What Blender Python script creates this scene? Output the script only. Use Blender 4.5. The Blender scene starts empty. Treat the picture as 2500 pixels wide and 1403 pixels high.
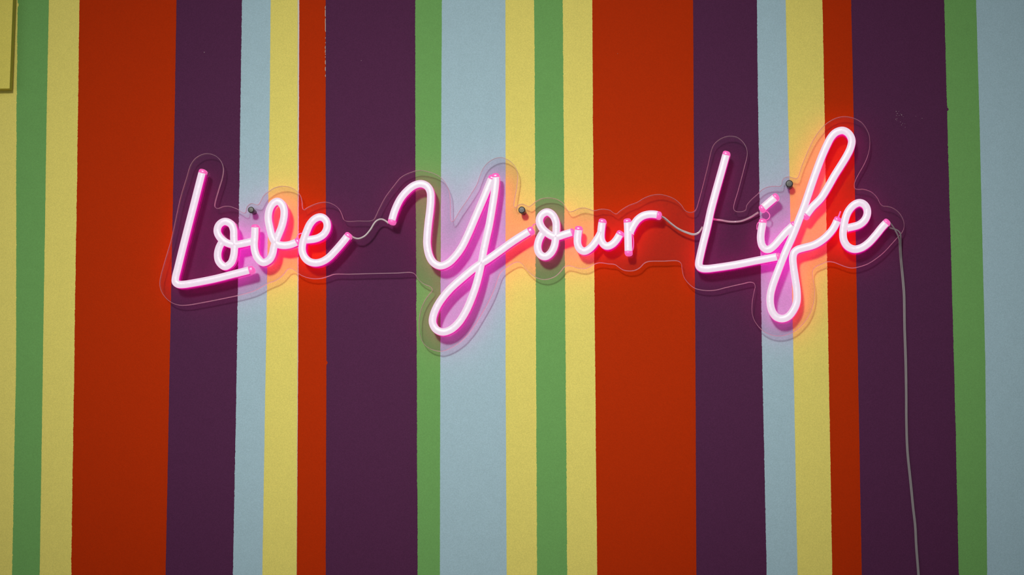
import bpy, math, random
from mathutils import Vector, Matrix
from mathutils.geometry import tessellate_polygon

random.seed(7)
S = bpy.context.scene
COL = S.collection

# ------------------------------------------------------------------ camera
# wall plane y = 0, X to the right, Z up; the camera stands 4 m off, below and to the right
F_PX = 8000.0
CENTRE = Vector((0.0, 0.0, 2.0))
CAM = Vector((0.40, -3.95, 1.525))
cd = bpy.data.cameras.new('camera'); cam = bpy.data.objects.new('camera', cd); COL.objects.link(cam)
cam.location = CAM
q = (CENTRE - CAM).to_track_quat('-Z', 'Y')
cam.rotation_euler = q.to_euler()
cd.sensor_width = 36.0
cd.lens = F_PX / 2500.0 * 36.0
cd.clip_start = 0.05
S.camera = cam
R3 = q.to_matrix()

# ------------------------------------------------------------------ light, world, exposure
w = bpy.data.worlds.new('room_light'); S.world = w; w.use_nodes = True
w.node_tree.nodes['Background'].inputs[0].default_value = (0.92, 0.97, 1.0, 1)
w.node_tree.nodes['Background'].inputs[1].default_value = 0.045

def spot(name, loc, target, power, size_deg, blend, radius, color):
    l = bpy.data.lights.new(name, 'SPOT'); o = bpy.data.objects.new(name, l); COL.objects.link(o)
    o.location = loc
    o.rotation_euler = (Vector(target) - Vector(loc)).to_track_quat('-Z', 'Y').to_euler()
    l.energy = power; l.spot_size = math.radians(size_deg); l.spot_blend = blend
    l.shadow_soft_size = radius; l.color = color
    return o
spot('key_spot', (-0.95, -6.4, 3.75), (-0.36, 0, 2.03), 2140.0, 8.6, 1.0, 0.50, (1.0, 0.985, 0.95))  # added unseen spot from upper left; its narrow cone leaves the corners dim
spot('key_spot', (-0.45, -6.4, 3.75), (0.30, 0, 2.03), 1960.0, 8.6, 1.0, 0.50, (1.0, 0.985, 0.95))  # second added spot, stretches the bright centre sideways
def fill_light(loc, target, power, sx, sy, color):  # adds an unseen area light as soft ambient fill, no window there
    l = bpy.data.lights.new('area_fill', 'AREA'); o = bpy.data.objects.new('area_fill', l); COL.objects.link(o)
    l.shape = 'RECTANGLE'; l.size = sx; l.size_y = sy; l.energy = power; l.color = color
    o.location = loc; o.rotation_euler = (Vector(target) - Vector(loc)).to_track_quat('-Z', 'Y').to_euler()
fill_light((-3.4, -3.0, 1.9), (-0.1, 0, 1.9), 21.0, 1.8, 2.2, (0.93, 0.98, 1.0))
fill_light((3.6, -3.2, 2.1), (0.1, 0, 1.9), 12.0, 1.8, 2.2, (0.93, 0.98, 1.0))
fill_light((-0.2, -2.6, 3.7), (0.0, 0, 1.9), 8.0, 3.6, 0.5, (0.98, 1.0, 0.98))  # added overhead fill strip, deepens the shade under the box

S.view_settings.view_transform = 'Standard'
S.view_settings.look = 'None'
S.view_settings.gamma = 1.0
S.view_settings.use_curve_mapping = False
S.view_settings.exposure = 0.0
S.cycles.transparent_max_bounces = 32
S.cycles.max_bounces = 6
S.cycles.use_denoising = True

# ------------------------------------------------------------------ helpers
def on_plane(px, py, depth):
    """point where the sight line of a photograph pixel meets the plane `depth` metres in front of the wall"""
    d = R3 @ Vector(((px - 1250.0) / F_PX, -(py - 701.5) / F_PX, -1.0))
    t = (-depth - CAM.y) / d.y
    return CAM + d * t

def link(name, verts, faces, mats, parent=None, idx=None, smooth=False):
    me = bpy.data.meshes.new(name)
    me.from_pydata([tuple(v) for v in verts], [], faces)
    for m in (mats if isinstance(mats, (list, tuple)) else [mats]):
        me.materials.append(m)
    if idx:
        for p, i in zip(me.polygons, idx): p.material_index = i
    if smooth:
        for p in me.polygons: p.use_smooth = True
    me.update()
    o = bpy.data.objects.new(name, me); COL.objects.link(o)
    if parent is not None:
        o.parent = parent
        o.matrix_parent_inverse = Matrix.Translation(parent.location).inverted()
    return o

def catmull(pts, step, closed=False):
    """smooth curve through 2-D points, resampled at about `step`"""
    n = len(pts); out = []
    P = [Vector((p[0], p[1])) for p in pts]
    rng = range(n) if closed else range(n - 1)
    for i in rng:
        p1, p2 = P[i], P[(i + 1) % n]
        p0 = P[i - 1] if (closed or i > 0) else p1 * 2 - p2
        p3 = P[(i + 2) % n] if (closed or i + 2 < n) else p2 * 2 - p1
        # centripetal parametrisation avoids overshoots
        def g(a, b): return max((b - a).length ** 0.5, 1e-4)
        t0 = 0.0; t1 = t0 + g(p0, p1); t2 = t1 + g(p1, p2); t3 = t2 + g(p2, p3)
        k = 12
        for j in range(k):
            t = t1 + (t2 - t1) * j / k
            a1 = p0 * ((t1 - t) / (t1 - t0)) + p1 * ((t - t0) / (t1 - t0))
            a2 = p1 * ((t2 - t) / (t2 - t1)) + p2 * ((t - t1) / (t2 - t1))
            a3 = p2 * ((t3 - t) / (t3 - t2)) + p3 * ((t - t2) / (t3 - t2))
            b1 = a1 * ((t2 - t) / (t2 - t0)) + a2 * ((t - t0) / (t2 - t0))
            b2 = a2 * ((t3 - t) / (t3 - t1)) + a3 * ((t - t1) / (t3 - t1))
            out.append(b1 * ((t2 - t) / (t2 - t1)) + b2 * ((t - t1) / (t2 - t1)))
    if closed: out.append(out[0].copy())
    else: out.append(P[-1].copy())
    # resample evenly
    L = [0.0]
    for a, b in zip(out, out[1:]): L.append(L[-1] + (b - a).length)
    m = max(2, int(round(L[-1] / step)))
    res = []; j = 0
    for i in range(m + (0 if closed else 1)):
        s = L[-1] * i / m
        while j < len(L) - 2 and L[j + 1] < s: j += 1
        f = (s - L[j]) / max(L[j + 1] - L[j], 1e-9)
        res.append(out[j].lerp(out[j + 1], f))
    return res

def relax(pts, n=2):
    for _ in range(n):
        pts = [pts[0]] + [(a + b * 2 + c) / 4 for a, b, c in zip(pts, pts[1:], pts[2:])] + [pts[-1]]
    return pts

# ------------------------------------------------------------------ materials
def nodes(name):
    m = bpy.data.materials.new(name); m.use_nodes = True
    nt = m.node_tree
    return m, nt, nt.nodes['Principled BSDF']

def paint(name, rgb, rough=0.55, grain=0.09, bump=0.25):
    m, nt, b = nodes(name)
    tc = nt.nodes.new('ShaderNodeTexCoord')
    def noise(scale, detail=2.0, rough_=0.6):
        n = nt.nodes.new('ShaderNodeTexNoise'); n.inputs['Scale'].default_value = scale
        n.inputs['Detail'].default_value = detail; n.inputs['Roughness'].default_value = rough_
        nt.links.new(tc.outputs['Object'], n.inputs['Vector']); return n
    fine = noise(1000.0, 2.0); mott = noise(60.0, 4.0, 0.7); big = noise(7.0, 3.0)
    # pigment grain: tiny mottling of the roller coat
    mr = nt.nodes.new('ShaderNodeMapRange'); mr.inputs['From Min'].default_value = 0.3; mr.inputs['From Max'].default_value = 0.7
    mr.inputs['To Min'].default_value = 1.0 - grain; mr.inputs['To Max'].default_value = 1.0 + grain
    nt.links.new(fine.outputs['Fac'], mr.inputs['Value'])
    mr2 = nt.nodes.new('ShaderNodeMapRange'); mr2.inputs['From Min'].default_value = 0.3; mr2.inputs['From Max'].default_value = 0.7
    mr2.inputs['To Min'].default_value = 0.98; mr2.inputs['To Max'].default_value = 1.02
    nt.links.new(mott.outputs['Fac'], mr2.inputs['Value'])
    mul = nt.nodes.new('ShaderNodeMath'); mul.operation = 'MULTIPLY'
    nt.links.new(mr.outputs[0], mul.inputs[0]); nt.links.new(mr2.outputs[0], mul.inputs[1])
    sc = nt.nodes.new('ShaderNodeVectorMath'); sc.operation = 'SCALE'; sc.inputs[0].default_value = rgb
    nt.links.new(mul.outputs[0], sc.inputs['Scale'])
    nt.links.new(sc.outputs[0], b.inputs['Base Color'])
    add = nt.nodes.new('ShaderNodeMath'); add.operation = 'MULTIPLY_ADD'; add.inputs[1].default_value = 0.6
    nt.links.new(big.outputs['Fac'], add.inputs[0]); 
    orange = noise(800.0, 2.0)
    nt.links.new(orange.outputs['Fac'], add.inputs[2])
    bp = nt.nodes.new('ShaderNodeBump'); bp.inputs['Strength'].default_value = bump; bp.inputs['Distance'].default_value = 0.0006
    nt.links.new(add.outputs[0], bp.inputs['Height']); nt.links.new(bp.outputs[0], b.inputs['Normal'])
    b.inputs['Roughness'].default_value = rough
    b.inputs['Specular IOR Level'].default_value = 0.02
    return m

PAINT = {
    'yellow': paint('yellow_paint', (0.735, 0.630, 0.150)),
    'green':  paint('green_paint',  (0.150, 0.345, 0.098), grain=0.08),
    'red':    paint('red_paint',    (0.430, 0.026, 0.0008), grain=0.09),
    'purple': paint('purple_paint', (0.080, 0.020, 0.062), grain=0.12),
    'blue':   paint('blue_paint',   (0.355, 0.500, 0.560)),
}
M_BASE = paint('undercoat', (0.66, 0.58, 0.50))
M_BOX = paint('yellow_box_paint', (0.70, 0.60, 0.12))

def solid(name, rgb, rough=0.5, metal=0.0, emit=None, strength=1.0, coat=0.0, spec=0.5, bumpscale=None):
    m, nt, b = nodes(name)
    b.inputs['Base Color'].default_value = (*rgb, 1); b.inputs['Roughness'].default_value = rough
    b.inputs['Metallic'].default_value = metal; b.inputs['Specular IOR Level'].default_value = spec
    b.inputs['Coat Weight'].default_value = coat
    if emit:
        b.inputs['Emission Color'].default_value = (*emit, 1); b.inputs['Emission Strength'].default_value = strength
    if bumpscale:
        tc = nt.nodes.new('ShaderNodeTexCoord'); n = nt.nodes.new('ShaderNodeTexNoise'); n.inputs['Scale'].default_value = bumpscale
        nt.links.new(tc.outputs['Object'], n.inputs['Vector'])
        bp = nt.nodes.new('ShaderNodeBump'); bp.inputs['Strength'].default_value = 0.25; bp.inputs['Distance'].default_value = 0.0004
        nt.links.new(n.outputs['Fac'], bp.inputs['Height']); nt.links.new(bp.outputs[0], b.inputs['Normal'])
    return m

M_FACE  = solid('lit_diffuser',      (0.03, 0.02, 0.03), 0.25, emit=(0.80, 0.67, 0.765), spec=0.25, bumpscale=260)
M_BEVEL = solid('lit_pink_shoulder', (0.10, 0.02, 0.06), 0.25, emit=(1.0, 0.48, 0.76), strength=0.95)
M_SIDE  = solid('lit_silicone_side', (0.15, 0.01, 0.08), 0.30, emit=(1.0, 0.002, 0.42), strength=0.60)
M_BACK  = solid('lit_silicone_back', (0.10, 0.01, 0.06), 0.50, emit=(1.0, 0.008, 0.38), strength=5.8)
M_CAP   = solid('pink_silicone_cap', (0.30, 0.03, 0.15), 0.25, emit=(0.95, 0.14, 0.48), strength=0.80, spec=0.3)
M_WIRE  = solid('clear_wire',  (0.52, 0.43, 0.43), 0.28, coat=0.4)
M_CABLE = solid('clear_cable', (0.23, 0.19, 0.20), 0.30, coat=0.4)
M_SCREW = solid('black_screw', (0.035, 0.035, 0.03), 0.42, metal=0.4, bumpscale=500)
M_SPACER = solid('dark_spacer', (0.05, 0.05, 0.05), 0.35, metal=0.6)

def acrylic():
    m = bpy.data.materials.new('clear_acrylic'); m.use_nodes = True; nt = m.node_tree
    nt.nodes.clear()
    out = nt.nodes.new('ShaderNodeOutputMaterial')
    tr = nt.nodes.new('ShaderNodeBsdfTransparent'); tr.inputs[0].default_value = (0.985, 0.935, 0.970, 1)  # pink tint stands in for tube glow spread through the sheet
    tl = nt.nodes.new('ShaderNodeBsdfDiffuse'); tl.inputs[0].default_value = (1.0, 0.30, 0.85, 1)  # faint pink haze coloured in for scattered tube light
    mx = nt.nodes.new('ShaderNodeMixShader'); mx.inputs[0].default_value = 0.004
    gl = nt.nodes.new('ShaderNodeBsdfGlossy'); gl.inputs['Roughness'].default_value = 0.02
    fr = nt.nodes.new('ShaderNodeFresnel'); fr.inputs['IOR'].default_value = 1.49
    m2 = nt.nodes.new('ShaderNodeMixShader')
    nt.links.new(tr.outputs[0], mx.inputs[1]); nt.links.new(tl.outputs[0], mx.inputs[2])
    nt.links.new(fr.outputs[0], m2.inputs[0]); nt.links.new(mx.outputs[0], m2.inputs[1]); nt.links.new(gl.outputs[0], m2.inputs[2])
    nt.links.new(m2.outputs[0], out.inputs[0])
    return m
def acrylic_edge():
    m = bpy.data.materials.new('cut_acrylic_edge'); m.use_nodes = True; nt = m.node_tree
    nt.nodes.clear()
    out = nt.nodes.new('ShaderNodeOutputMaterial')
    tr = nt.nodes.new('ShaderNodeBsdfTransparent')
    tl = nt.nodes.new('ShaderNodeBsdfTranslucent'); tl.inputs[0].default_value = (1.0, 0.70, 0.76, 1)  # pink colour stands in for tube light guided to the rim
    df = nt.nodes.new('ShaderNodeBsdfDiffuse'); df.inputs[0].default_value = (0.9, 0.8, 0.83, 1)
    a = nt.nodes.new('ShaderNodeMixShader'); a.inputs[0].default_value = 0.15
    nt.links.new(tl.outputs[0], a.inputs[1]); nt.links.new(df.outputs[0], a.inputs[2])
    b = nt.nodes.new('ShaderNodeMixShader'); b.inputs[0].default_value = 0.52
    nt.links.new(tr.outputs[0], b.inputs[1]); nt.links.new(a.outputs[0], b.inputs[2])
    nt.links.new(b.outputs[0], out.inputs[0])
    return m
M_ACR = acrylic(); M_EDGE = acrylic_edge()

# ------------------------------------------------------------------ the wall and its painted stripes
WX0, WX1, WZ0, WZ1 = -2.0, 2.0, 0.0, 3.0
def box(x0, x1, y0, y1, z0, z1):
    v = [(x, y, z) for x in (x0, x1) for y in (y0, y1) for z in (z0, z1)]
    f = [(0, 1, 3, 2), (4, 6, 7, 5), (0, 4, 5, 1), (2, 3, 7, 6), (0, 2, 6, 4), (1, 5, 7, 3)]
    return v, f
v, f = box(WX0, WX1, 0.0, 0.10, WZ0, WZ1)
wall = link('wall_back', v, f, M_BASE)
wall['kind'] = 'structure'

YS = (0, 285, 880, 1403)
# every colour boundary in the photograph at these four heights, left to right
EDGES = [
    (43.6, 40.5, 39.5, 30), (119.5, 114, 105, 97), (194, 190.5, 181.5, 174), (431, 426.5, 414.5, 404.5),
    (591, 587, 578.5, 569), (661, 658.5, 649, 640.5), (731, 730, 728, 724.5), (795, 795, 797, 795.5),
    (1014, 1014, 1017.5, 1020), (1079, 1077.5, 1075, 1074), (1234, 1234.5, 1234.5, 1237), (1304, 1306, 1309, 1311),
    (1374, 1376, 1381, 1385), (1446, 1447.5, 1453, 1458), (1692, 1693.5, 1698, 1700), (1848, 1851, 1861, 1872),
    (1918, 1924, 1937.5, 1947), (2008, 2013.5, 2023, 2032), (2078, 2084, 2094.5, 2104), (2305, 2312.5, 2329, 2341),
    (2383, 2391, 2405.5, 2410)]
ROUGH = [0.9, 0.5, 0.9, 0.5, 0.8, 0.4, 0.5, 0.5, 0.9, 0.4, 0.35, 0.9, 0.9, 0.6, 0.4, 0.7, 0.4, 0.8, 0.4, 0.8, 0.4]
SEQ = ['yellow', 'green', 'yellow', 'red', 'purple', 'blue', 'yellow', 'red', 'purple', 'green', 'blue', 'yellow', 'green',
       'yellow', 'red', 'purple', 'blue', 'yellow', 'red', 'purple', 'green', 'blue']
BLOBS = {19: [(267, 3.6, 3.5)], 7: [(885, 3.0, 4.0)], 0: [(12, 2.5, 5)]}

def boundary(i):
    """world polyline (x, z), from the floor up, with the small raggedness a masked paint edge has"""
    e = EDGES[i]; rnd = random.Random(100 + i)
    W = [on_plane(x, y, 0.0) for x, y in zip(e, YS)]           # top to bottom
    zs = [p.z for p in W]; xs = [p.x for p in W]
    def xat(z):
        for k in range(3):
            if z >= zs[k + 1] or k == 2:
                if z > zs[0]:
                    sl = (xs[0] - xs[3]) / (zs[0] - zs[3]); return xs[0] + sl * (z - zs[0])
                if z < zs[3]:
                    sl = (xs[0] - xs[3]) / (zs[0] - zs[3]); return xs[3] + sl * (z - zs[3])
                f = (z - zs[k]) / (zs[k + 1] - zs[k])
                return xs[k] + f * (xs[k + 1] - xs[k])
    pts = []
    z = 1.45
    pts.append((xat(WZ0), WZ0)); pts.append((xat(0.8), 0.8))
    slow = 0.0
    while z < 2.55:
        slow = slow * 0.93 + rnd.gauss(0, 0.08)
        jag = rnd.gauss(0, 0.45) if rnd.random() < 0.6 else 0.0
        off = (slow + jag) * ROUGH[i] * 0.0005
        for (by, amp, half) in BLOBS.get(i, []):
            bz = on_plane(e[1], by, 0).z
            t = (z - bz) / (half * 0.0005)
            if abs(t) < 1: off += amp * 0.0005 * math.sqrt(1 - t * t)
        pts.append((xat(z) + off, z))
        z += 0.0012
    pts.append((xat(WZ1), WZ1))
    return pts

def shifted(pl, fn):
    return [(x + fn(z), z) for x, z in pl]
z_of = lambda py: on_plane(1250, py, 0).z

def stripe(left, right, colour, thick, label=None):
    """one coat of paint as a thin slab between two ragged edges that share their heights"""
    n = len(left)
    V = []; Fc = []
    for (a, b) in zip(left, right):
        V += [(a[0], 0.0, a[1]), (a[0], -thick, a[1]), (b[0], -thick, b[1]), (b[0], 0.0, b[1])]
    for i in range(n - 1):
        o = i * 4; p = o + 4
        Fc += [(o + 1, o + 2, p + 2, p + 1), (o, o + 1, p + 1, p), (o + 2, o + 3, p + 3, p + 2)]
    Fc += [(0, 3, 2, 1), ((n - 1) * 4, (n - 1) * 4 + 1, (n - 1) * 4 + 2, (n - 1) * 4 + 3)]
    ob = link('painted_stripe', V, Fc, PAINT[colour], wall)
    if label: ob['label'] = label
    return ob

B = [boundary(i) for i in range(len(EDGES))]
TH = {'yellow': 0.00045, 'green': 0.0006, 'red': 0.0005, 'purple': 0.0004, 'blue': 0.00055}
WORD = {'yellow': 'yellow', 'green': 'green', 'red': 'orange-red', 'purple': 'dark purple', 'blue': 'pale blue'}
# right side of yellow stripe 6 shows a narrow line of bare undercoat, wider towards the top
def bare6(z):
    t = min(1.0, max(0.0, (z_of(1403) - z) / (z_of(1403) - z_of(0))))
    return -(0.4 + 4.0 * t) * 0.0005
# between red 7 and purple 8 the undercoat shows as a broken white line near the top
r8 = random.Random(5); gaps = {}
def bare7(z):
    py0 = (z_of(0) - z) / (z_of(0) - z_of(1403)) * 1403
    if py0 < 2 or py0 > 200: return 0.0
    k = int(py0 // 3.2)
    if k not in gaps: gaps[k] = r8.random() < (0.8 if py0 < 65 else 0.5)
    return -0.00075 if gaps[k] else 0.0
far = {}
def straight(x, ref):
    return [(x, z) for _, z in ref]
ref = B[0]
x_l = B[0][0][0]
cuts = [straight(-0.735, ref)] + B + [straight(0.700, ref)]
for i, c in enumerate(SEQ):
    L_, R_ = cuts[i], cuts[i + 1]
    if i == 6: R_ = shifted(R_, bare6)
    if i == 7: R_ = shifted(R_, bare7)
    wd = 'broad ' if (R_[300][0] - L_[300][0]) > 0.07 else 'narrow '
    stripe(L_, R_, c, TH[c], wd + WORD[c] + ' painted stripe')
# the mural goes on either side of the picture
def run(x, sgn, seq):
    for c, wdt in seq:
        a, b = x, x + sgn * wdt
        lo, hi = min(a, b), max(a, b)
        pl = [(lo, WZ0), (lo, WZ1)]; pr = [(hi, WZ0), (hi, WZ1)]
        stripe(pl, pr, c, TH[c]); x = b
    return x
run(-0.735, -1, [('blue', .07), ('purple', .11), ('red', .05), ('yellow', .05), ('blue', .035), ('purple', .08), ('red', .12),
                 ('yellow', .04), ('green', .035), ('yellow', .035), ('blue', .08), ('green', .03), ('purple', .11), ('red', .035), ('yellow', .345)])
run(0.700, 1, [('yellow', .035), ('green', .035), ('yellow', .04), ('red', .12), ('purple', .08), ('blue', .035), ('yellow', .045),
               ('red', .035), ('purple', .11), ('green', .035), ('blue', .08), ('yellow', .035), ('green', .035), ('yellow', .04), ('red', .12), ('purple', .42)])

# worn specks on the dark stripe, right of the sign
V = []; Fc = []
rs = random.Random(11)
specks = [(2188, 272, 1.2), (2191, 277, 1.3), (2189, 282, 0.9), (2201, 281, 1.5), (2194, 272, 0.8), (2199, 278, 0.9), (2195, 282, 0.8), (2205, 285, 0.8),
          (2187, 291, 1.0), (2190, 290, 0.8), (2189, 294, 0.6), (2198, 298, 1.0), (2204, 301, 0.8), (2201, 305, 0.8), (2210, 311, 0.6),
          (2236, 284, 0.7), (2251, 289, 0.8), (2209, 302, 0.6), (499, 128, 1.2), (882, 148, 0.9), (1508, 131, 1.0)]
for (px, py, r) in specks:
    c = on_plane(px, py, 0.0); k = len(V)
    for j in range(6):
        a = j * math.pi / 3 + rs.random(); rr = r * 0.0005 * (0.6 + 0.7 * rs.random())
        V.append((c.x + rr * math.cos(a), -0.00075, c.z + rr * math.sin(a)))
    V.append((c.x, -0.0010, c.z))
    for j in range(6): Fc.append((k + j, k + (j + 1) % 6, k + 6))
M_SPECK = solid('chipped_plaster', (0.30, 0.22, 0.24), 0.8)
sp = link('paint_chips', V, Fc, M_SPECK, wall); sp['kind'] = 'stuff'; sp['label'] = 'small pale chips in the dark paint'

# ------------------------------------------------------------------ yellow box in the upper left corner
def prism(name, front, depth0, depth1, mat, parent=None, bevel=0.0003):
    """a slab whose front outline is given in metres (x, z)"""
    n = len(front)
    cx = sum(p[0] for p in front) / n; cz = sum(p[1] for p in front) / n
    def inset(p, d):
        dx, dz = p[0] - cx, p[1] - cz
        return (p[0] - math.copysign(d, dx), p[1] - math.copysign(d, dz))
    V = [(x, -depth0, z) for x, z in front] + [(x, -(depth1 - bevel), z) for x, z in front] + \
        [(*((lambda q: (q[0], -depth1, q[1]))(inset(p, bevel))),) for p in front]
    Fc = [tuple(range(n)), tuple(range(2 * n, 3 * n))]
    for l in (0, n):
        for i in range(n):
            j = (i + 1) % n; Fc.append((l + i, l + j, l + n + j, l + n + i))
    return link(name, V, Fc, mat, parent)
BD = 0.0145
c1 = on_plane(31.5, 0, BD); c2 = on_plane(23.5, 216, BD)
sl = (c1.x - c2.x) / (c1.z - c2.z)
top = c2.z + 0.62
fx = lambda z: c2.x + sl * (z - c2.z)
box_root = bpy.data.objects.new('wall_box', None); COL.objects.link(box_root)
box_root.location = (c2.x - 0.11, 0.0, c2.z)
box_root['label'] = 'yellow painted shallow box on the wall, cut off by the upper left corner'
box_root['category'] = 'wall box'
o1 = prism('box_body', [(c2.x - 0.22, c2.z), (c2.x, c2.z), (fx(top), top), (fx(top) - 0.22, top)], 0.0005, BD - 0.004, M_BOX, box_root)
e = 0.0
o2 = prism('box_lid', [(c2.x - 0.22, c2.z), (c2.x, c2.z), (fx(top), top), (fx(top) - 0.22, top)], BD - 0.004, BD, M_BOX, box_root)

# ------------------------------------------------------------------ the sign
D_BACK, D_FRONT, TUBE_H = 0.0150, 0.0200, 0.0125
D_TOP = D_FRONT + TUBE_H
sign = bpy.data.objects.new('neon_sign', None); COL.objects.link(sign)
sign.location = on_plane(1300, 600, 0.0)
sign['label'] = 'glowing pink neon sign reading Love Your Life on clear acrylic against the striped wall'
sign['category'] = 'neon sign'

OUT = [(425,549.6),(433,512),(441,478),(454,435.6),(465.6,400),(480,383),(502.6,374),(524,378.5),(538,391),(545,410),(542.6,432.7),(534,461),
 (524.5,496),(524.5,504),(530,508),(537,506),(546,503),(559.7,502.6),(579.6,509.7),(593,518.5),(598.5,518),(600,511),(603.5,502),(613.9,495.4),(624,498.5),
 (630,498.5),(636,489),(643.8,475.5),(656.6,465.5),(671,457),(692.8,453.5),(711,457),(724,465.6),(732.7,476),(737,491),(738.3,506),(741,511.5),(748,507),
 (765.5,498.4),(782.6,493.5),(798,492.7),(814,498.4),(826.8,508.4),(835,524),(838.5,534),(844,538.4),(875,538.4),(905,538),(912,535),(917,526),(925,509),
 (940,481),(960,454),(980,431),(1008,418),(1024,415),(1040,417),(1060,423),(1077,433),(1087.5,446),(1097,470),(1099.6,498),(1099.8,530),(1102,540),(1107,537),
 (1122.4,512.6),(1142,484),(1163.8,448.4),(1171,428),(1179.8,408.5),(1191,395.7),(1207,386),(1225.5,383.5),(1244,391.4),(1258.3,407),(1264,427),(1261,458.4),
 (1255.4,491),(1254.5,503),(1258,506),(1264,500),(1274,497),(1285.4,501),(1291,503.5),(1297,500),(1308,491),(1322.4,484),(1341,482),(1359.5,485.5),(1375,495.5),
 (1384,509),(1389.5,515.5),(1399.7,514),(1412.5,507.8),(1426.8,506.4),(1440,510),(1450,513),(1467,509.5),(1488.4,512),(1499,519.5),(1505,521),(1512,515),
 (1534,501),(1555.5,492.8),(1569.7,484),(1588,476.4),(1609.7,473.5),(1628,477),(1648,485.7),(1664,500),(1672,512),(1681,517),(1693,516),(1699,510),(1705.6,489.7),
 (1717,447),(1727,407),(1739.8,357),(1751,343.5),(1767,334.3),(1782.6,331.4),(1799.7,334.3),(1814,345.7),(1822.5,360),(1824.6,375.6),(1816.8,409.8),(1802.6,464),
 (1791.5,504),(1793,512.5),(1799,515.5),(1812,515.3),(1820,511.5),(1822.5,501),(1831,489.7),(1849.6,472.5),(1859.6,462.6),(1875.3,455),(1893.8,453.5),(1904,453.5),
 (1908.5,450),(1909,441.4),(1913.6,434),(1925.5,430.5),(1937,433.5),(1945,434.5),(1949,429),(1954,412.6),(1965.6,382.7),(1979.9,351),(1992.7,328.5),(2005.5,312),
 (2021,298),(2042,287),(2064,283.5),(2086.8,288.6),(2104,298.5),(2115,312.8),(2122.4,330),(2124,354),(2119.6,377),(2111,398.4),(2096.8,424),(2089.5,438.3),
 (2086,450),(2087.5,459),(2094,461),(2108.3,461),(2128.3,468.5),(2142.6,482.8),(2149,496),(2155,501.5),(2165.4,502.7),(2178,506),(2193.9,517),(2204,532),
 (2208,548.4),(2206,560),(2199.6,571),(2191,579.7),(2176.8,595.4),(2159.7,614),(2141,629.6),(2120,643),(2097.6,651),(2080.5,653.9),(2065,651),(2048,644.5),
 (2036,640),(2020.6,638.5),(2005,644.5),(1991,651),(1984.5,660),(1984.5,675),(1989,702.6),(1988,730),(1983,750.5),(1974.4,771),(1959,791.6),(1942,807),
 (1924.9,815.5),(1906,819.8),(1885.5,818),(1868.4,811),(1853,798.4),(1841,781.3),(1835.5,762.5),(1836,736.8),(1840,713),(1843,698.5),(1840.5,691),(1832,688.4),
 (1814,692),(1774,701),(1745,708),(1717,708.2),(1695.6,703),(1679,689.7),(1669,675.4),(1664.3,655.4),(1662.5,643),(1655,636.8),(1620,637),(1583,638),(1573,642),
 (1562.6,652.5),(1551,659),(1537,661),(1522,659),(1511,652.5),(1501,645.4),(1484,643.5),(1465,641),(1453,643.5),(1439.6,651),(1426.8,655.5),(1410,654),
 (1396.8,649.7),(1386,648.3),(1377,651.5),(1368.3,662.5),(1355.5,674),(1340,680.4),(1325.5,681.8),(1308.4,676.8),(1294,666.8),(1281,653),(1275.6,645.4),(1270,640.5),
 (1262.8,639),(1251.4,642.6),(1236,652.5),(1224,662),(1218,672),(1210,696),(1196.6,728),(1173.8,769),(1155.5,798.7),(1128,830.6),(1100.8,848.9),(1078,856.9),
 (1055,853.4),(1037,842),(1026,823.8),(1022,796.4),(1024.8,764.5),(1034.6,737),(1047,718),(1054.5,708.5),(1052,701),(1034,692.5),(1020,681),(1012,668.5),
 (1003,664.8),(970,666),(900,667.5),(854,668.8),(815,669.3),(801,674),(784,679),(765.5,680),(748.4,677),(732.7,670.5),(720,660.5),(710,655),(702,657),(690,671),
 (675.6,682.6),(654.3,691),(640,699),(622.4,708.5),(594,717.5),(551,727),(494,738.2),(455,744.5),(434,744),(415.6,736.8),(401.4,724),(392.8,709.7),(389,692.6),
 (391.8,672.6),(400,642.7),(408.5,614),(417,585.6)]

# sheet: front and back faces tessellated, rim as its own cut edge
ring = catmull(OUT, 3.5, closed=True)
W2 = [on_plane(p.x, p.y, D_FRONT) for p in ring]
n = len(W2)
ch = 0.0005
def normal2(i):
    a, b = W2[i - 1], W2[(i + 1) % n]; t = (b - a).normalized(); return Vector((t.z, 0, -t.x))
area = sum(W2[i].x * W2[(i + 1) % n].z - W2[(i + 1) % n].x * W2[i].z for i in range(n))
sg = 1.0 if area > 0 else -1.0           # outward normal sign
inner = [W2[i] - normal2(i) * sg * ch for i in range(n)]
tris = tessellate_polygon([[Vector((p.x, p.z, 0)) for p in inner]])
Vf = [(p.x, -D_FRONT, p.z) for p in inner] + [(p.x, -D_BACK, p.z) for p in inner]
Ff = [tuple(t) for t in tris] + [tuple(n + k for k in t) for t in tris]
sheet = link('acrylic_panel', Vf, Ff, M_ACR, sign)
sheet['label'] = 'clear acrylic panel cut around the letters'
Ve = [(p.x, -D_FRONT, p.z) for p in inner] + [(p.x, -(D_FRONT - ch), p.z) for p in W2] + [(p.x, -(D_BACK + ch), p.z) for p in W2] + [(p.x, -D_BACK, p.z) for p in inner]
Fe = []
for l in range(3):
    for i in range(n):
        j = (i + 1) % n; Fe.append((l * n + i, l * n + j, (l + 1) * n + j, (l + 1) * n + i))
rim = link('cut_edge', Ve, Fe, M_EDGE, None, smooth=True)
rim.parent = sheet; rim.matrix_parent_inverse = Matrix.Translation(sign.location).inverted() if False else Matrix.Identity(4)
rim.matrix_parent_inverse = (sign.matrix_basis @ sheet.matrix_parent_inverse @ sheet.matrix_basis).inverted()

def child_of_child(o, mid):
    o.parent = mid
    o.matrix_parent_inverse = (Matrix.Translation(sign.location) @ mid.matrix_parent_inverse @ mid.matrix_basis).inverted()

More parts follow.
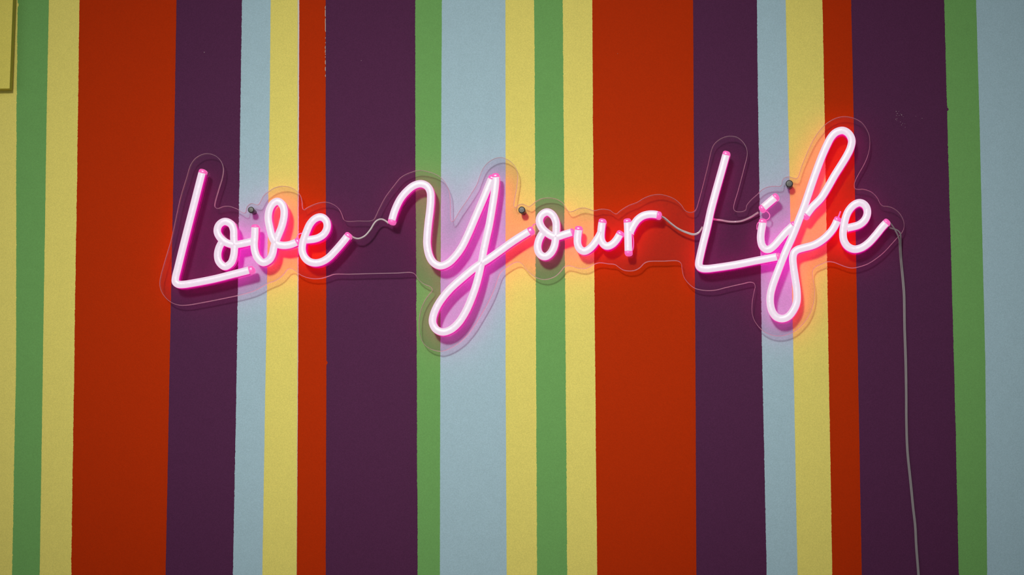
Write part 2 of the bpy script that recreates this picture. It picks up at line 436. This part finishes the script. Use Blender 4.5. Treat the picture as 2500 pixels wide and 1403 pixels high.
HW = 0.0046
PROF = [(-.46, 0.0), (-.5, .05), (-.5, .42), (-.5, .80), (-.492, .875), (-.472, .92), (-.44, .955), (-.32, .985), (-.12, 1.0), (.12, 1.0),
        (.32, .985), (.44, .955), (.472, .92), (.492, .875), (.5, .80), (.5, .42), (.5, .05), (.46, 0.0)]
def pm(i):        # material of the strip between profile point i and i+1
    if i in (0, 1, 2, len(PROF) - 2, len(PROF) - 3, len(PROF) - 4): return 2
    if i in (3, 4, 5, len(PROF) - 5, len(PROF) - 6, len(PROF) - 7): return 1
    if i == len(PROF) - 1: return 3
    return 0
TM = [M_FACE, M_BEVEL, M_SIDE, M_BACK]

def frames(px):
    P = [on_plane(p.x, p.y, D_TOP) for p in px]
    T = []
    for i in range(len(P)):
        a = P[max(i - 1, 0)]; b = P[min(i + 1, len(P) - 1)]; T.append((b - a).normalized())
    return P, T

def sweep(name, P, T, mats, parent, wscale=1.0, hscale=1.0, ends=(None, None), single=None):
    m = len(PROF); V = []; Fc = []; ix = []
    rows = []
    for i, (p, t) in enumerate(zip(P, T)): rows.append((p, t, 1.0, 1.0))
    def extra(p, t, sgn):
        r = []
        for d, ws, hs in ((0.0009, .95, .99), (0.0018, .82, .955), (0.0024, .62, .90), (0.0027, .35, .84)):
            r.append((p + t * sgn * d, t, ws, hs))
        return r
    if ends[0] == 'round': rows = list(reversed(extra(P[0], T[0], -1))) + rows
    if ends[1] == 'round': rows = rows + extra(P[-1], T[-1], 1)
    for (p, t, ws, hs) in rows:
        s = Vector((-t.z, 0, t.x))
        for (u, h) in PROF:
            q_ = p + s * (u * 2 * HW * wscale * ws)
            V.append((q_.x, -(D_FRONT + 0.0001 + h * TUBE_H * hscale * hs), q_.z))
    for r in range(len(rows) - 1):
        for i in range(m):
            j = (i + 1) % m
            Fc.append((r * m + i, r * m + j, (r + 1) * m + j, (r + 1) * m + i)); ix.append(pm(i) if single is None else 0)
    Fc.append(tuple(range(m - 1, -1, -1))); ix.append(0 if single is None else 0)
    Fc.append(tuple((len(rows) - 1) * m + i for i in range(m))); ix.append(0)
    return link(name, V, Fc, mats, None, idx=ix, smooth=True)

def letter(label, pts, caps=(7.0, 7.0), rx=1):
    px = relax(catmull(pts, 2.5), rx)
    # lengths in pixels
    L = [0.0]
    for a, b in zip(px, px[1:]): L.append(L[-1] + (b - a).length)
    tot = L[-1]
    ia = next(i for i, s in enumerate(L) if s >= caps[0])
    ib = max(i for i, s in enumerate(L) if s <= tot - caps[1])
    P, T = frames(px)
    body = sweep('letter_tube', P[ia:ib + 1], T[ia:ib + 1], TM, None)
    body.parent = sign; body.matrix_parent_inverse = Matrix.Translation(sign.location).inverted()
    body['label'] = label
    if caps[0] > 0:
        c = sweep('end_cap', P[:ia + 1], T[:ia + 1], M_CAP, None, 1.0, 0.975, ('round', None), single=0); child_of_child(c, body)
        c['label'] = 'pink end cap'
    if caps[1] > 0:
        c = sweep('end_cap', P[ib:], T[ib:], M_CAP, None, 1.0, 0.975, (None, 'round'), single=0); child_of_child(c, body)
        c['label'] = 'pink end cap'
    return body

C = 3.2   # straight length of a cap before its rounded end, in photograph pixels
letter('glowing tube shaping the capital L of Love', [(493.5,417),(488,438),(476,485),(459,551),(444,610),(433,655),(427.5,678),(427.5,688),(434,693),(447,693.5),(465.5,691),(522.6,680),(570,668),(614,657)], (C, 5))
letter('glowing tube shaping the o of Love', [(541,590),(534,604),(530.5,621),(534,638),(548,650),(563,641),(569.5,624),(571.5,607),(570,578.5),(569.3,560),(563,546),(548,539.7),(534,548),(529.5,564),(537,580),(551,591),(569.6,596.5),(594,593),(614,588.5)], (0, 0))
letter('glowing tube shaping the v of Love', [(622,552),(621,578.5),(619.7,593),(621,610),(627.5,628),(641,640),(656,634),(664.5,619),(668,602),(673,587),(680,570),(687.5,551),(692.6,528),(692.5,510),(687,497),(678,490.6),(668,494),(658.5,507),(654,529),(658,556),(665.5,582),(675,594),(688.5,598),(704,597),(717,593),(727,588)], (2, 4))
letter('glowing tube shaping the e of Love', [(748.4,584.5),(761,583.5),(775.5,580),(789.7,571),(797.5,557),(797.5,543),(791,532.5),(780.5,528.7),(767,534),(755.5,547),(748.4,562.6),(742,580),(738,594),(737,610),(741,624),(751,635.5),(767,641),(784,638.4),(799.7,629.5),(816.8,612.5),(834,592.8),(850,572.8)], (0, C))
letter('glowing tube shaping the left arm of the Y of Your', [(955,541),(957.5,531),(964.5,509.7),(977,484.5),(992.7,465.5),(1010,452),(1028,447.7),(1042.6,454),(1050,468),(1051,485),(1049,512.6),(1045.5,541),(1042.5,572.8),(1042,597),(1048,625),(1058.5,641),(1074.5,648),(1093,641.5),(1112,623),(1128,600),(1143,569),(1161,527),(1180,483),(1191,456),(1201,432)], (C, C))
letter('glowing tube shaping the stem and tail loop of the Y of Your', [(1209,427),(1209.5,441),(1206.5,470),(1200,512.6),(1193.5,550),(1187.5,577),(1180.6,609),(1176,634.4),(1171,659),(1161.5,696),(1148.7,732),(1135,762),(1117,789),(1098.5,804.4),(1080,809.5),(1064,803),(1055.5,787),(1058,766.7),(1071,739),(1096,707),(1128,677.8),(1162,650),(1192,631),(1219.4,611.6),(1251,588.8),(1284,568),(1297,561)], (C, 7))
letter('glowing tube shaping the o of Your', [(1324,568),(1316,583),(1312,600),(1314,613),(1320.5,622),(1331,625.5),(1343.5,617.5),(1352.3,601),(1356,581),(1357.6,558),(1356.6,540),(1348.5,523.5),(1335.5,516.6),(1322.5,523),(1316.3,537),(1321,552.7),(1332.6,565.6),(1347,574.8),(1359,577),(1377,571.5),(1397,565.5)], (0, 2))
letter('glowing tube shaping the left bowl of the u of Your', [(1412.5,556),(1412,561),(1409.3,581),(1410,595.5),(1415.5,607),(1425.5,612.4),(1436.7,608),(1448,597),(1457,584),(1463,574),(1467,566)], (C, 0))
letter('glowing tube shaping the right stem of the u of Your', [(1470.5,538),(1469,547),(1467,565),(1467,582),(1472,594),(1481.5,600),(1494,595.5),(1505,584),(1514.5,568)], (C, C))
letter('glowing tube shaping the stem of the r of Your', [(1531,537.5),(1532,548),(1533,580),(1533.8,617)], (C, C))
letter('glowing tube shaping the arm of the r of Your', [(1538,566),(1542.5,556),(1549,544.5),(1557,534.5),(1569.7,525.8),(1586,522),(1599,522.5),(1609,524.5)], (0, 5))
letter('glowing tube shaping the capital L of Life', [(1773.5,373),(1769.8,386),(1759.8,422),(1745.5,473),(1735,513),(1727,550),(1717,590),(1709.5,622),(1706,640),(1706.5,649),(1713,654),(1727,655),(1745,653),(1773,649),(1802.6,644),(1845,635.5),(1901,625)], (C, 3))
letter('short glowing tube forming the dot of the i of Life', [(1860,508.5),(1864.5,504.6),(1879,492),(1895,478.8)], (4, 4))
letter('glowing tube shaping the i of Life', [(1862,538),(1861,548),(1858.5,562),(1857,581),(1860.5,598.4),(1868,606.8),(1877,608),(1888,600.5),(1902.4,584.5),(1918,566.5),(1930,555),(1939,547)], (2.5, 4))
letter('glowing tube shaping the looped f of Life', [(1966,527),(1974,516),(1982.5,505),(2004,483),(2021,456),(2037.5,427),(2054,401),(2067,379.5),(2076.5,359.5),(2079.5,341),(2072,325.5),(2058,317.6),(2041,322),(2029,334),(2019.8,351),(2008,377),(1997,405.5),(1985.6,436.9),(1973,474),(1962,506),(1951,534),(1941,559.7),(1931,584),(1921,606),(1909.5,634),(1897.5,665),(1885.8,697.5),(1880.6,719.7),(1880.6,742),(1885.7,760.5),(1895.8,773),(1909.5,777),(1923,772.7),(1936.5,757),(1944.8,736.8),(1945.6,711),(1941,677),(1936.5,646),(1935.5,627),(1939,615),(1947,608.5),(1959.7,604.5),(1985.4,597.5),(2004,587.5),(2021,573),(2035,555.5),(2045.5,534)], (3, C))
letter('glowing tube shaping the e of Life', [(2068.4,555.5),(2080,553),(2097,548),(2110.5,537),(2117.5,520.5),(2115.2,505),(2107,496.3),(2097,494),(2084,499.9),(2071.5,514),(2064.3,531),(2060,551),(2058,572.6),(2061,588),(2070,601),(2085.5,607.5),(2102.6,604),(2119.7,592.6),(2137,574),(2154,553),(2166,540.5)], (0, C))

# ------------------------------------------------------------------ wires
def wire(name, pts, r, mat, parent=sign, label=None, squash=1.0, step=4.0):
    """pts: (px, py, depth) -> a round lead"""
    flat = catmull([(p[0], p[1]) for p in pts], step)
    # depth by arc length between the given points
    acc = [0.0]
    for a, b in zip(pts, pts[1:]): acc.append(acc[-1] + math.hypot(b[0] - a[0], b[1] - a[1]))
    L = [0.0]
    for a, b in zip(flat, flat[1:]): L.append(L[-1] + (b - a).length)
    P = []
    for p, s in zip(flat, L):
        s2 = s / L[-1] * acc[-1]; k = 0
        while k < len(acc) - 2 and acc[k + 1] < s2: k += 1
        f_ = (s2 - acc[k]) / (acc[k + 1] - acc[k]); f_ = f_ * f_ * (3 - 2 * f_)
        P.append(on_plane(p.x, p.y, pts[k][2] * (1 - f_) + pts[k + 1][2] * f_))
    V = []; Fc = []; m = 8
    for i, p in enumerate(P):
        t = (P[min(i + 1, len(P) - 1)] - P[max(i - 1, 0)]).normalized()
        a = t.cross(Vector((0, 1, 0))).normalized(); b = t.cross(a)
        for j in range(m):
            an = 2 * math.pi * j / m
            V.append(p + a * (math.cos(an) * r) + b * (math.sin(an) * r * squash))
    for i in range(len(P) - 1):
        for j in range(m):
            k = (j + 1) % m; Fc.append((i * m + j, i * m + k, (i + 1) * m + k, (i + 1) * m + j))
    Fc.append(tuple(range(m))); Fc.append(tuple((len(P) - 1) * m + j for j in range(m - 1, -1, -1)))
    o = link(name, V, Fc, mat, parent, smooth=True)
    if label: o['label'] = label
    return o

wire('connecting_wire', [(853,573,.027),(861,578.5,.026),(874,582.3,.025),(889.5,576.5,.024),(903.8,561,.024),(915,543,.024),(923,536.5,.024),(931.5,534.8,.025),(940,538,.026),(949,545,.027)],
     0.00115, M_WIRE, label='thin clear wire joining Love to Your')
wire('connecting_wire', [(1610,526,.027),(1622,531,.025),(1636.7,543.5,.023),(1655,557,.022),(1676.7,566.5,.0215),(1695,571,.0215),(1706,566.5,.0215),(1715,553,.0215)],
     0.0009, M_WIRE, label='thin clear wire joining Your to Life')
wire('connecting_wire', [(1609,526,.024),(1621,533,.0225),(1637,546,.0215),(1656,559.5,.0212),(1677,569,.0212),(1694,573.5,.0212),(1706,569,.0212),(1716,555,.0212)],
     0.0006, M_WIRE)
wire('connecting_wire', [(1732,532,.009),(1745,535.5,.008),(1760,537.5,.007),(1780,541,.006),(1797,541.3,.006),(1812,539,.007),(1832,530.5,.009),(1852,518,.0115)],
     0.0014, M_WIRE, label='clear wire slack behind the panel between L and i of Life')
wire('connecting_wire', [(1861,511,.026),(1868,514,.025),(1875,518,.024),(1879.5,526,.024),(1876,534,.024),(1867,538,.026)],
     0.0006, M_CAP, label='small pink wire loop under the dot of the i')
wire('connecting_wire', [(722,590,.024),(727,575,.023),(731,570.5,.023),(738,569.5,.023),(744,572,.022)],
     0.0007, M_CAP)
wire('connecting_wire', [(1292,566,.024),(1298,556,.023),(1302,549,.023),(1308,546,.022)],
     0.0006, M_CAP)
wire('connecting_wire', [(1535,545,.022),(1543,566,.0215),(1546.5,585,.0215),(1546,605,.0215),(1542,616,.022)],
     0.0006, M_CAP)
wire('connecting_wire', [(2046,532,.026),(2049,524,.026),(2052,516,.025)],
     0.0009, M_CAP)
wire('connecting_wire', [(1848,560,.0215),(1849,546,.0215),(1855,540,.0225),(1862,538,.026)],
     0.0005, M_CAP)

# the twin lead that hangs from the end of the e down the wall
c_a = [(2168,540,.026),(2174,545,.024),(2182.8,557,.022),(2190,570,.021),(2194.8,582,.018),(2196,605.6,.010),(2198,634,.005),(2200.8,662.6,.0025),(2203.5,691,.0022),(2205.6,719.6,.0022),
       (2207,800,.0022),(2209.6,880,.0022),(2211,960,.0022),(2211.5,1030,.0022),(2214,1100,.0022),(2220.2,1162.6,.0022),(2223.7,1197,.0022),(2228,1240,.0022),(2233,1283.6,.0022),(2235.6,1333,.0022),(2241,1402,.0022),(2252,1560,.0022),(2262,1800,.0022)]
c_b = [(2166,552,.024),(2171,555.6,.0225),(2180,558.3,.022),(2188.5,560.6,.0215),(2195.6,565.6,.021),(2199,573,.020),(2199,584,.016),(2199.6,606,.010),(2201.4,634,.005),(2204.2,662.6,.0025),(2206.8,691,.0022),(2208.9,719.6,.0022),
       (2210.2,800,.0022),(2212.9,880,.0022),(2214,960,.0022),(2214.5,1030,.0022),(2217,1100,.0022),(2223.3,1162.6,.0022),(2226.9,1197,.0022),(2231,1240,.0022),(2236,1283.6,.0022),(2238.6,1333,.0022),(2244,1402,.0022),(2255,1560,.0022),(2265,1800,.0022)]
cable = wire('power_cable', c_a, 0.00095, M_CABLE, label='clear twin lead hanging from the end of Life', step=7)
core2 = wire('cable_core', c_b, 0.00095, M_CABLE, None, step=7)
core2.parent = None; child_of_child(core2, cable)

# ------------------------------------------------------------------ mounting screws
def lathe(name, c, prof, mat, parent, seg=28):
    V = []; Fc = []
    for (r, d) in prof:
        for j in range(seg):
            a = 2 * math.pi * j / seg; V.append((c.x + r * math.cos(a), -d, c.z + r * math.sin(a)))
    for i in range(len(prof) - 1):
        for j in range(seg):
            k = (j + 1) % seg; Fc.append((i * seg + j, i * seg + k, (i + 1) * seg + k, (i + 1) * seg + j))
    Fc.append(tuple(range(seg - 1, -1, -1))); Fc.append(tuple((len(prof) - 1) * seg + j for j in range(seg)))
    o = link(name, V, Fc, mat, None)
    return o
for (px, py, rp) in ((612.4, 511.7, 7.7), (1273.6, 512, 8.4), (1927, 448, 9.0)):
    r = rp * 0.0005
    c = on_plane(px, py, D_FRONT + 0.004)
    cap = lathe('mounting_screw', c, [(r * 1.0, D_FRONT + .0001), (r * 1.0, D_FRONT + .0030), (r * .93, D_FRONT + .0037), (r * .75, D_FRONT + .0040), (r * .3, D_FRONT + .0041)], M_SCREW, None)
    cap.parent = sign; cap.matrix_parent_inverse = Matrix.Translation(sign.location).inverted()
    cap['label'] = 'black round mounting screw'
    spc = lathe('spacer', c, [(r * .8, 0.0007), (r * .8, D_BACK - .0001)], M_SPACER, None)
    child_of_child(spc, cap)
